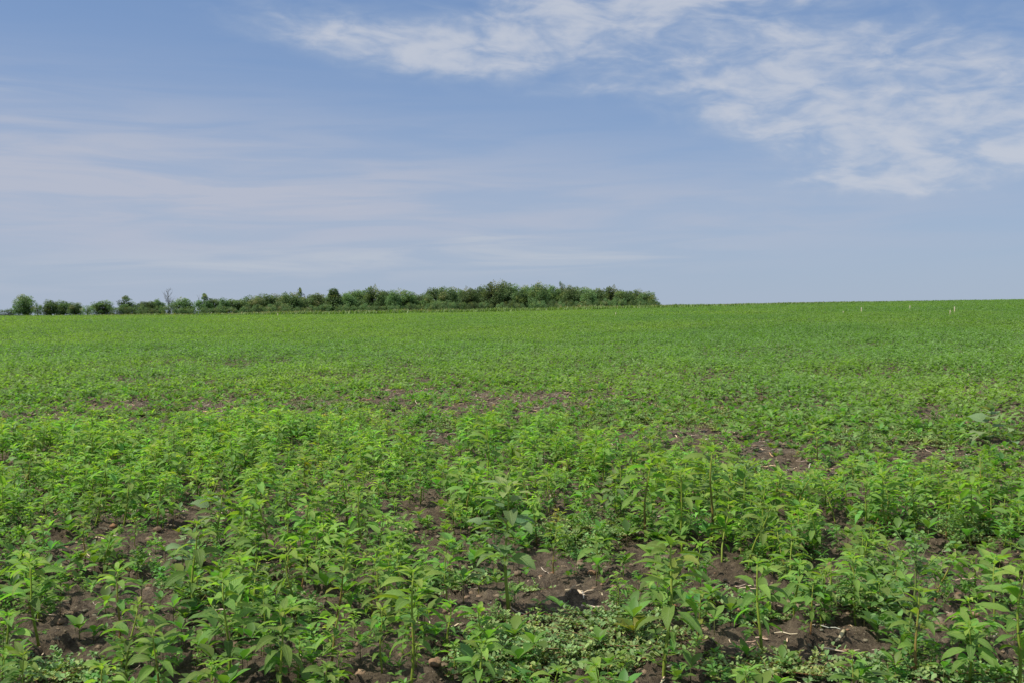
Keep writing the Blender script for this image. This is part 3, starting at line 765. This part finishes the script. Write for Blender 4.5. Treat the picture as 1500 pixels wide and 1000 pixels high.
T = [ # shape, x, top, width px, label
 ('round', 36, 433, 30, 'large dark round tree standing apart at the left end of the tree line'),
 ('shrub', 12, 453, 26, 'low distant bush at the far left edge of the tree line'),
 ('shrub', 55, 446, 14, 'small bush close right of the large dark round tree at left'),
 ('round', 74, 441, 24, 'first low tree right of the dark round tree at left'),
 ('round', 93, 442, 26, 'middle tree of the low row right of the dark round tree at left'),
 ('round', 111, 444, 20, 'last tree of the low row before the gap at left'),
 ('shrub', 128, 449, 18, 'small bush in the gap between two low tree groups at left'),
 ('round', 151, 442, 32, 'low wide dome-shaped tree standing alone at left'),
 ('airy', 188, 436, 28, 'airy pale tree left of the bare dead tree'),
 ('shrub', 205, 443, 18, 'bush between the airy pale tree and the dead tree'),
 ('round', 216, 441, 22, 'low round tree two places left of the dead tree'),
 ('round', 231, 440, 20, 'low tree directly left of the dead tree'),
 ('round', 268, 438, 34, 'broad tree directly right of the dead tree'),
 ('airy', 297, 433, 26, 'open crowned tree with thin top right of the dead tree'),
 ('round', 314, 437, 22, 'low tree right of the open crowned tree'),
 ('tall', 329, 439, 16, 'narrow dark tree in the dip of the tree line at left'),
 ('round', 346, 438, 26, None), ('round', 370, 434, 30, None), ('round', 393, 431, 30, None), ('round', 412, 434, 24, None), ('round', 426, 429, 28, None),
 ('airy', 438, 425, 16, 'thin tree with twiggy top poking above the left half of the wood'),
 ('shrub', 408, 444, 30, None), ('round', 450, 436, 24, None), ('round', 463, 431, 26, None),
 ('spire', 489, 423, 26, 'pointed feathery tree standing above its neighbours left of centre'),
 ('round', 508, 431, 26, None), ('round', 526, 424, 34, None), ('round', 546, 421, 28, 'tall full tree forming the first high crest of the wood'), ('round', 565, 425, 26, None), ('tall', 577, 429, 18, None),
 ('round', 592, 426, 34, None), ('round', 614, 431, 26, None), ('tall', 627, 435, 16, None), ('round', 640, 420, 28, 'dark tree with a flat high top at the centre of the wood'), ('round', 657, 421, 26, None),
 ('shrub', 648, 440, 34, 'bright low bush in front of the dark flat topped tree'), ('round', 676, 424, 24, None), ('round', 688, 423, 24, None), ('round', 704, 421, 26, None),
 ('round', 722, 415, 28, 'high tree at the left of the tallest crest of the wood'), ('round', 739, 413, 26, 'highest round crowned tree of the wood'), ('tall', 753, 419, 22, None), ('round', 764, 424, 22, None),
 ('round', 776, 418, 24, None), ('round', 791, 416, 26, None), ('round', 808, 420, 24, None), ('airy', 822, 415, 11, 'thin wispy tree poking highest above the right half of the wood'), ('round', 836, 420, 26, None), ('round', 851, 421, 24, None),
 ('tall', 862, 424, 18, None), ('round', 874, 424, 26, None), ('round', 895, 421, 28, None), ('round', 913, 425, 24, None), ('round', 931, 426, 26, 'second last tree at the right end of the wood'), ('round', 948, 428, 22, 'last full tree at the right end of the wood'), ('shrub', 961, 441, 12, 'small bush trailing off at the right end of the wood'),
]
for i, (shp, px, top, w, lab) in enumerate(T):
    dist = 318 + (i * 37 % 5) * 7
    if shp == 'shrub': dist = 305
    if px < 20: dist = 420
    nm = 'bush' if shp == 'shrub' else 'tree'
    if lab is None:
        half = 'left half' if px < 560 else 'middle' if px < 760 else 'right half'
        lab = f'full leafy {"bush" if shp == "shrub" else "tree"} merging with its neighbours in the {half} of the wood'
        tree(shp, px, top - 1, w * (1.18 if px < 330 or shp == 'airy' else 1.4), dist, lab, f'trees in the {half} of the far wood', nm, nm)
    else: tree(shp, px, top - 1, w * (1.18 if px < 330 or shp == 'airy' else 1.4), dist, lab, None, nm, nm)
# second row filling the wood behind, and undergrowth along its foot
for i, px in enumerate(np.arange(372, 950, 17.0)):
    ytop = np.interp(px, [372, 440, 500, 560, 620, 660, 740, 800, 900, 950], [440, 434, 432, 430, 434, 428, 421, 423, 427, 433])
    half = 'left half' if px < 560 else 'middle' if px < 760 else 'right half'
    tree('round', px + rng.normal(0, 3), ytop + rng.normal(0, 1.5), rng.uniform(22, 30), 352, f'leafy tree half hidden in the back row of the {half} of the wood', f'back row trees in the {half} of the wood')
for i, px in enumerate(np.arange(170, 958, 13.0)):
    yb = np.interp(px, [170, 480, 750, 965], [458, 455, 450, 446])
    half = 'left half' if px < 440 else 'middle' if px < 760 else 'right half'
    tree('shrub', px + rng.normal(0, 3), yb - rng.uniform(5, 11), rng.uniform(14, 24), 300 + rng.uniform(-4, 4), f'low leafy bush along the foot of the {half} of the tree line', f'bushes along the foot of the {half} of the tree line', 'bush', 'bush')
# dead trees
def dead(px, top, dist, wpx, label, nb=26, seed=3):
    r = np.random.default_rng(seed); tr, br = MB(), MB(); a = (px - 750) / FPX; x, y = a * dist, dist; z = float(base_z(x, y))
    H = CAMH + (HOR - top) / FPX * dist - z; W = wpx / FPX * dist / 2; c = [.22, .22, .22]
    tr.add(*tube([[0, 0, -.1], [.1, 0, H * .3], [-.05, 0, H * .6], [.05, 0, H * .98]], [.13, .10, .06, .02], c, 7))
    for i in range(nb):
        s = r.uniform(.28, .9); p = np.array([0, 0, H * s]); q = r.uniform(0, 6.3); ln = W * r.uniform(.5, 1.1) * (1.3 - s)
        d = np.array([math.cos(q), math.sin(q), r.uniform(.8, 1.9)]); e = p + d * ln
        br.add(*tube([p, p + d * ln * .5 + np.array([0, 0, -.1]), e], [.05, .035, .018], c, 4))
        for k in range(3):
            f = p + d * ln * r.uniform(.4, .95); g2 = f + (d + r.normal(0, .8, 3)) * ln * .4
            br.add(*tube([f, (f + g2) / 2, g2], [.028, .02, .012], c, 4))
    o = thing('dead_tree', (x, y, z)); link('trunk', tr.mesh('trunk', M_bark), o); link('branches', br.mesh('branches', M_bark), o)
    tag(o, label, 'dead tree')
dead(247, 421, 312, 18, 'bare grey dead tree standing above the low tree line at left')
dead(292, 431, 330, 8, 'thin bare dead stem behind the open crowned tree at left', 10, 8)
dead(436, 422, 322, 12, 'bare twiggy dead tree top showing above the left half of the wood', 16, 5)

# ------------------------------------------------------------------ straw, stalks, cob, clods
def straw(L, r, bend=.1, flat=.5, seg=6):
    m = MB(); t = np.linspace(-.5, .5, 7); b = rng.normal(0, bend)
    pts = np.stack([b * L * (t ** 2 - .08), t * L, .004 * np.sin(t * 9)], -1)
    c = np.array([.72, .62, .46]) * rng.uniform(.65, 1.15) * np.array([1, rng.uniform(.9, 1.02), rng.uniform(.75, 1.05)])
    cc = c * (1 + .15 * np.sin(t * 21 + rng.uniform(0, 6)))[:, None]
    v, f, lf, col = tube(pts, r * (1 + .18 * np.sin(t * 15)), cc, seg); v = v.copy(); v[:, 2] *= flat
    m.add(v, f, lf, col); return m
SM = [straw(.1 * rng.uniform(.7, 1.3), .0035 + .0015 * rng.uniform(), .25).mesh('straw', M_straw) for _ in range(10)]
STALK = [straw(rng.uniform(.14, .2), .010, .08, .75, 8).mesh('corn_stalk', M_straw) for _ in range(4)]
LANDM = []
def litter(name, me, px, py, rz, lab, s=1.0, grp=None, cat='straw', lift=.006):
    x, y = at(px, py)
    o = link(name, me); o.location = (x, y, float(gz(x, y)) + lift); o.rotation_euler = (rng.normal(0, .12), 0, rz); o.scale = (s, s, s)
    tag(o, lab, cat, grp); LANDM.append((px, py, lab)); return o
litter('corn_stalk', STALK[0], 1231, 938, -.55, 'thick broken brown corn stalk lying on soil at lower right', 1.0, None, 'corn stalk', .01)
litter('corn_stalk', STALK[1], 1200, 990, -.9, 'pale split corn stalk lying at the bottom edge right of centre', .9, None, 'corn stalk', .01)
litter('straw', SM[0], 1225, 954, 1.45, 'long pale straw lying flat just below the broken brown corn stalk', 1.9)
litter('straw', SM[1], 1197, 962, .9, 'short pale straw left of the long flat straw', 1.0)
litter('corn_stalk', STALK[2], 851, 874, .25, 'dark weathered corn stalk standing on edge in the shaded soil at centre', .85, None, 'corn stalk', .01)
litter('straw', SM[2], 859, 905, -.7, 'pale straw behind the purslane mat at centre', 1.0)
litter('straw', SM[3], 848, 908, .5, 'small pale straw beside the purslane mat behind its middle', .55)
litter('corn_stalk', STALK[3], 866, 892, 1.4, 'short tan corn stalk lying crosswise behind the purslane mat', .7, None, 'corn stalk', .01)
litter('straw', SM[4], 668, 915, -.5, 'tan straw on soil left of the arching pigweed', 1.2)
litter('straw', SM[5], 1105, 862, 1.3, 'pale straw lying in the bare soil right of centre', 1.2)
litter('straw', SM[6], 128, 985, -.9, 'straw lying on bare soil at the bottom left', 1.3)
litter('straw', SM[7], 330, 915, 1.2, 'pale straw lying on soil behind the leaning pigweed at left', 1.1)
# corn cob
def cob():
    m = MB(); t = np.linspace(0, 1, 22); r = .019 * np.sqrt(np.clip(1 - (t * .82) ** 2.6, .1, 1)) * np.where(np.arange(22) % 2, 1.06, .94)
    pts = np.stack([0 * t, (t - .5) * .13, 0 * t], -1)
    c = np.array([.42, .27, .15]) * np.where(np.arange(22) % 2, 1.2, .7)[:, None]
    m.add(*tube(pts, r, c, 14)); return m
x, y = at(1417, 905)
r = thing('corn_cob', (x, y, float(gz(x, y)) + .02), -1.35); link('body', cob().mesh('cob', M_straw), r)
mm = MB(); mm.add(*tube([[0, -.067, 0], [0, -.0655, 0]], [.0135, .0135], [.62, .5, .36], 12)); link('cut_end', mm.mesh('cut_end', M_straw), r)
tag(r, 'stripped orange-brown corn cob lying on soil near the right edge', 'corn cob'); LANDM.append((1417, 905, 'the corn cob'))
# other straws, countable near the camera
zs = {}
n_s = 0
tx, ty = scatter(700, 3.7, 11, .5, 1.8, 0.); ok = rng.uniform(0, 1, 700) < .25 + .8 * bare(tx, ty)
for x, y in list(zip(tx[ok], ty[ok]))[:230]:
    me = SM[rng.integers(10)]; o = link('straw', me); s = rng.uniform(.4, 1.25)
    o.location = (x, y, float(gz(x, y)) + .005); o.rotation_euler = (rng.normal(0, .15), rng.uniform(0, 3), rng.uniform(0, 6.3)); o.scale = (s * .8, s, s * .8)
    px, py = topx(x, y, 0)
    zone = ('bottom' if py > 850 else 'middle' if py > 750 else 'upper') + ' ' + ('left' if px < 500 else 'centre' if px < 1000 else 'right')
    tag(o, f'{"short" if s < .65 else "longer"} pale straw on the soil of the {zone} foreground', 'straw', f'straws on the soil of the {zone} foreground')
# straw crumbs
tx, ty = scatter(11000, 3.5, 24, .58, 1.8); ok = (rng.uniform(0, 1, 11000) < .30 + .7 * bare(tx, ty)); tx, ty = tx[ok], ty[ok]
CR = []
for i in range(8):
    A = list(straw(.07 * rng.uniform(.6, 1.4), .0034, .3, .6, 4).arrays()); a = rng.normal(0, .2); v = A[0]; v[:, 2] += v[:, 1] * a + .003; A[0] = v; CR.append(tuple(A))
m = merge(CR, tx, ty, rng.uniform(.3, 1.5, len(tx)) * np.where(ty > 9, 1.5, 1), [1.] * 8, .003)
o = link('straw_litter', m.mesh('straw_litter', M_straw)); tag(o, 'fine pale straw and chaff bits strewn over the soil', 'straw litter', None, 'stuff')
# clods
def clod():
    m = MB(); th = np.linspace(0, 2 * PI, 10, endpoint=False); ph = np.linspace(-PI / 2, PI / 2, 7)
    T_, P_ = np.meshgrid(th, ph); d = np.stack([np.cos(P_) * np.cos(T_), np.cos(P_) * np.sin(T_), np.sin(P_)], -1)
    o1, o2 = rng.uniform(0, 50, 2)
    rr = 1 + .75 * fbm(d[..., 0] * 1.7 + o1 + d[..., 2], d[..., 1] * 1.7 + o2 - d[..., 2] * .7, 3)
    v = (d * rr[..., None] * np.array([1, rng.uniform(.7, 1.1), rng.uniform(.5, .8)])).reshape(-1, 3)
    idx = np.arange(70).reshape(7, 10); nx = np.roll(idx, -1, 1)
    f = np.stack([idx[:-1], nx[:-1], nx[1:], idx[1:]], -1).reshape(-1, 4)
    return v, f, v * 0, np.full((70, 3), 1.) * np.array([.24, .184, .122])
CL = [clod() for _ in range(10)]
tx, ty = scatter(42000, 3.4, 22, .58, 1.6); ok = rng.uniform(0, 1, 42000) < .35 + .65 * bare(tx, ty); tx, ty = tx[ok], ty[ok]
s = np.clip(np.exp(rng.normal(-4.65, .7, len(tx))), .004, .032)
m = merge(CL, tx, ty, s, [1.] * 10, .002)
o = link('soil_clods', m.mesh('soil_clods', M_clod)); tag(o, 'crumbly brown soil clods scattered on the bare ground', 'soil', None, 'stuff')

# ------------------------------------------------------------------ labels for the weeds that have none yet
def zone_of(px, py):
    col = 'far left' if px < 250 else 'left' if px < 550 else 'middle' if px < 850 else 'right of centre' if px < 1150 else 'right'
    row = 'along the bottom edge' if py > 930 else 'in the near foreground' if py > 850 else 'in the foreground' if py > 780 else 'in the dense middle rows' if py > 710 else 'toward the back of the patch'
    return row, col
heroes = [d for d in PLANTS if d.get('hero')]
SHORT = {}
for d in heroes:
    SHORT[id(d)] = d['land']
used = {}
land_pts = [(d['px'], d['py'] - .5 * d['H'] / d['y'] * FPX, d['land'], d) for d in heroes if d['name'] != 'pigweed'] + [(px, py, l, None) for px, py, l in LANDM]
short = {'tall cocklebur with broad grey-green leaves and pale stem left of centre': 'the tall grey cocklebur', 'cocklebur with broad drooping grey leaves inside the central clump': 'the drooping cocklebur in the central clump',
 'cocklebur with broad grey leaves at the left foot of the central clump': 'the cocklebur left of the central clump', 'large pale heart-leaved velvetleaf at the right edge of the bare patch': 'the large pale velvetleaf',
 'pale heart-leaved velvetleaf among weeds in the left foreground': 'the pale velvetleaf at left', 'velvetleaf with one pale broad leaf left of the tall cocklebur': 'the velvetleaf at centre',
 'tall bushy goosefoot with small dark leaves right of the broken corn stalk': 'the tall bushy goosefoot', 'round bushy goosefoot at the foot of the dense right-hand weeds': 'the round goosefoot at right',
 'thick broken brown corn stalk lying on soil at lower right': 'the broken brown corn stalk', 'the corn cob': 'the corn cob', 'small goosefoot on soil between cocklebur and central clump': 'the small goosefoot at centre',
 'dark weathered corn stalk standing on edge in the shaded soil at centre': 'the dark corn stalk at centre', 'pale straw lying in the bare soil right of centre': 'the pale straw right of centre'}
claimed = set()
for lx, ly, l, ld in land_pts:
    if l not in short: continue
    for side in ('left of', 'right of', 'behind', 'in front of'):
        best = None
        for d in PLANTS:
            if d.get('done') or d['name'] != 'pigweed': continue
            dx, dy = d['px'] - lx, (d['py'] - d['H'] / d['y'] * FPX * .5) - ly
            hit = (side == 'left of' and -95 < dx < -12 and abs(dy) < 28) or (side == 'right of' and 12 < dx < 95 and abs(dy) < 28) or (side == 'behind' and abs(dx) < 30 and -75 < dy < -18) or (side == 'in front of' and abs(dx) < 30 and 18 < dy < 75)
            if hit and (best is None or math.hypot(dx, dy) < best[0]): best = (math.hypot(dx, dy), d)
        if best:
            d = best[1]; d['done'] = True
            sz = {'pig_tall': 'tall', 'pig_mid': 'medium', 'pig_small': 'small'}[d['kind']]
            tag(d['o'], f'{sz} green pigweed nearest {side} {short[l]}'.replace('nearest behind', 'closest behind').replace('nearest in front of', 'closest in front of'), 'pigweed')
for d in PLANTS:
    if d.get('done'): continue
    row, col = zone_of(d['px'], d['py'])
    if d['name'] == 'goosefoot':
        lab = f'small bushy goosefoot with tiny leaves {row}, {col}'; tag(d['o'], lab, 'goosefoot', f'small goosefoots {row}, {col}')
    else:
        sz = {'pig_tall': 'tall upright', 'pig_mid': 'medium leafy', 'pig_small': 'small young'}[d['kind']]
        lab = f'{sz} pigweed {row}, {col}'; tag(d['o'], lab, 'pigweed', f'{sz} pigweeds {row}, {col}')

# ------------------------------------------------------------------ light: sun and sky
SUN_EL, SUN_AZ = math.radians(55), math.radians(-112)      # azimuth from +Y (view direction), negative = left
L = bpy.data.lights.new('sun', 'SUN'); L.energy = 4.8; L.angle = math.radians(.6); L.color = (1, .95, .87)
lo = bpy.data.objects.new('sun', L); C.objects.link(lo)
lo.rotation_euler = (PI / 2 - SUN_EL, 0, -SUN_AZ + PI)   # lamp shines along -Z
import mathutils
dvec = mathutils.Vector((math.sin(SUN_AZ) * math.cos(SUN_EL), math.cos(SUN_AZ) * math.cos(SUN_EL), math.sin(SUN_EL)))
lo.rotation_euler = (-dvec).to_track_quat('-Z', 'Y').to_euler(); lo.location = dvec * 50

w = bpy.data.worlds.new('World'); sc.world = w; w.use_nodes = True
w.cycles.sampling_method = 'MANUAL'; w.cycles.sample_map_resolution = 512
nt = w.node_tree; nt.nodes.clear(); g = G(nt)
sky = g.n('ShaderNodeTexSky', sky_type='NISHITA'); sky.sun_disc = False
sky.sun_elevation = SUN_EL; sky.sun_rotation = SUN_AZ
sky.altitude = 200; sky.air_density = 1.0; sky.dust_density = .6; sky.ozone_density = 1.5
tc = g.n('ShaderNodeTexCoord').outputs['Generated']
sp = g.n('ShaderNodeSeparateXYZ'); g.l(tc, sp.inputs[0]); X, Y, Z = sp.outputs
az = g.m('MULTIPLY', g.m('ARCTAN2', X, Y), 1.0)
el = g.m('ARCSINE', Z)
PXC = g.m('MULTIPLY_ADD', az, FPX, 750.)          # bearing and height of the sky, in thousandths of a radian-like units
PYC = g.m('MULTIPLY_ADD', el, -FPX, HOR)
def gauss(cx, cy, sx, sy, amp=1., slope=0.):
    dx = g.m('SUBTRACT', PXC, cx); dy = g.m('SUBTRACT', g.m('SUBTRACT', PYC, cy), g.m('MULTIPLY', dx, slope))
    a = g.m('MULTIPLY', dx, 1 / sx); b = g.m('MULTIPLY', dy, 1 / sy)
    e = g.m('ADD', g.m('MULTIPLY', a, a), g.m('MULTIPLY', b, b))
    return g.m('MULTIPLY', g.m('POWER', 2.71828, g.m('MULTIPLY', e, -1.)), amp)
def total(*q):
    s = q[0]
    for k in q[1:]: s = g.m('ADD', s, k)
    return s
zc = g.m('ADD', g.m('MAXIMUM', Z, .0), .06)
cx = g.m('DIVIDE', X, zc); cy = g.m('DIVIDE', Y, zc)
cv = g.n('ShaderNodeCombineXYZ'); g.l(az, cv.inputs[0]); g.l(g.m('MULTIPLY_ADD', el, 2.6, g.m('MULTIPLY', az, .12)), cv.inputs[1])
n_big, _ = g.noise(cv.outputs[0], 5.5, 3, .5, .3)
n_puff, _ = g.noise(cv.outputs[0], 15, 4, .55, .6)
n_fine, _ = g.noise(cv.outputs[0], 44, 5, .58, .4)
sv = g.n('ShaderNodeCombineXYZ'); g.l(g.m('MULTIPLY', az, 3.0), sv.inputs[0]); g.l(g.m('MULTIPLY', g.m('ADD', el, g.m('MULTIPLY', az, -.02)), 30.), sv.inputs[1])
n_str, _ = g.noise(sv.outputs[0], 1.6, 6, .55, .6)
BS = .09                                           # background strength
def rad(r, gg, b): return (r / BS, gg / BS, b / BS, 1)
base = g.mix(1., sky.outputs[0], (1.0, 1.1, 1.28, 1), 'MULTIPLY')
base = g.mix(.55, base, rad(.172, .297, .552))
# haze toward the horizon
hz = g.m('POWER', 2.71828, g.m('MULTIPLY', g.m('MAXIMUM', el, 0.), -8.))
col = g.mix(g.m('MULTIPLY', hz, .92), base, rad(.400, .478, .598))
# thin veil, thickest on the left
veil = g.m('MULTIPLY', total(gauss(80, 290, 600, 125, .95, .03), gauss(760, 300, 520, 80, .40), gauss(1250, 330, 500, 60, .25)), g.ss(n_str, .30, .68, .45, 1.15), clamp=True)
col = g.mix(veil, col, rad(.455, .495, .605))
# streaks low in the sky
strk = g.m('MULTIPLY', total(gauss(420, 388, 420, 22, 1., -.05), gauss(840, 382, 150, 22, .9), gauss(30, 171, 70, 9, .8), gauss(715, 352, 50, 9, .8)), g.ss(n_str, .40, .64), clamp=True)
col = g.mix(g.m('MULTIPLY', strk, .70), col, rad(.50, .550, .625))
# altocumulus
mask = total(gauss(1080, 5, 300, 38, 1.1, -.03), gauss(850, 30, 85, 38, 1.0), gauss(1280, 125, 230, 72, 1.05, .10), gauss(1420, 240, 230, 50, 1.25, -.03), gauss(1250, 290, 260, 28, .45, -.05), gauss(1460, 170, 110, 90, .5), gauss(1300, 235, 160, 40, .45), gauss(560, 82, 200, 36, 1.25, .14), gauss(980, 95, 200, 60, .8, .2), gauss(1120, 190, 180, 38, .6, .1), gauss(850, 140, 70, 9, .5), gauss(320, 5, 160, 20, .55), gauss(740, 70, 140, 40, .95))
behind = g.m('MULTIPLY', g.ss(PYC, -60, -400), .95)    # scattered cloud overhead and all round, out of view, brightened to fill shadows
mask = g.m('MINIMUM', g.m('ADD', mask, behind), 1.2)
dn = total(g.m('MULTIPLY', g.m('SUBTRACT', n_puff, .5), 2.5), g.m('MULTIPLY', g.m('SUBTRACT', n_big, .5), 1.2), g.m('MULTIPLY', g.m('SUBTRACT', n_fine, .5), .8))
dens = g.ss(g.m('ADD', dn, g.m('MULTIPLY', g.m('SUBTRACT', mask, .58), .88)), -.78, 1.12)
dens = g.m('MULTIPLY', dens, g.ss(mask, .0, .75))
col = g.mix(g.m('MULTIPLY', dens, .82), col, g.mix(g.ss(dens, .25, 1.), rad(.40, .48, .62), g.mix(g.ss(PYC, -100, -500), rad(.58, .61, .68), rad(1.25, 1.25, 1.25))))  # unseen overhead cloud set far brighter than the visible cloud, as added fill light
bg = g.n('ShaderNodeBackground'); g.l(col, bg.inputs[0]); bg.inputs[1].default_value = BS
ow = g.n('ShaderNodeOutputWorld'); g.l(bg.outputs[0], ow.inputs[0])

sc.view_settings.view_transform = 'Standard'; sc.view_settings.look = 'None'; sc.view_settings.exposure = 0; sc.view_settings.gamma = 1
sc.render.engine = 'CYCLES'; sc.cycles.max_bounces = 6; sc.cycles.diffuse_bounces = 3; sc.cycles.transmission_bounces = 4; sc.cycles.glossy_bounces = 2
sc.render.resolution_x = 1024; sc.render.resolution_y = 682
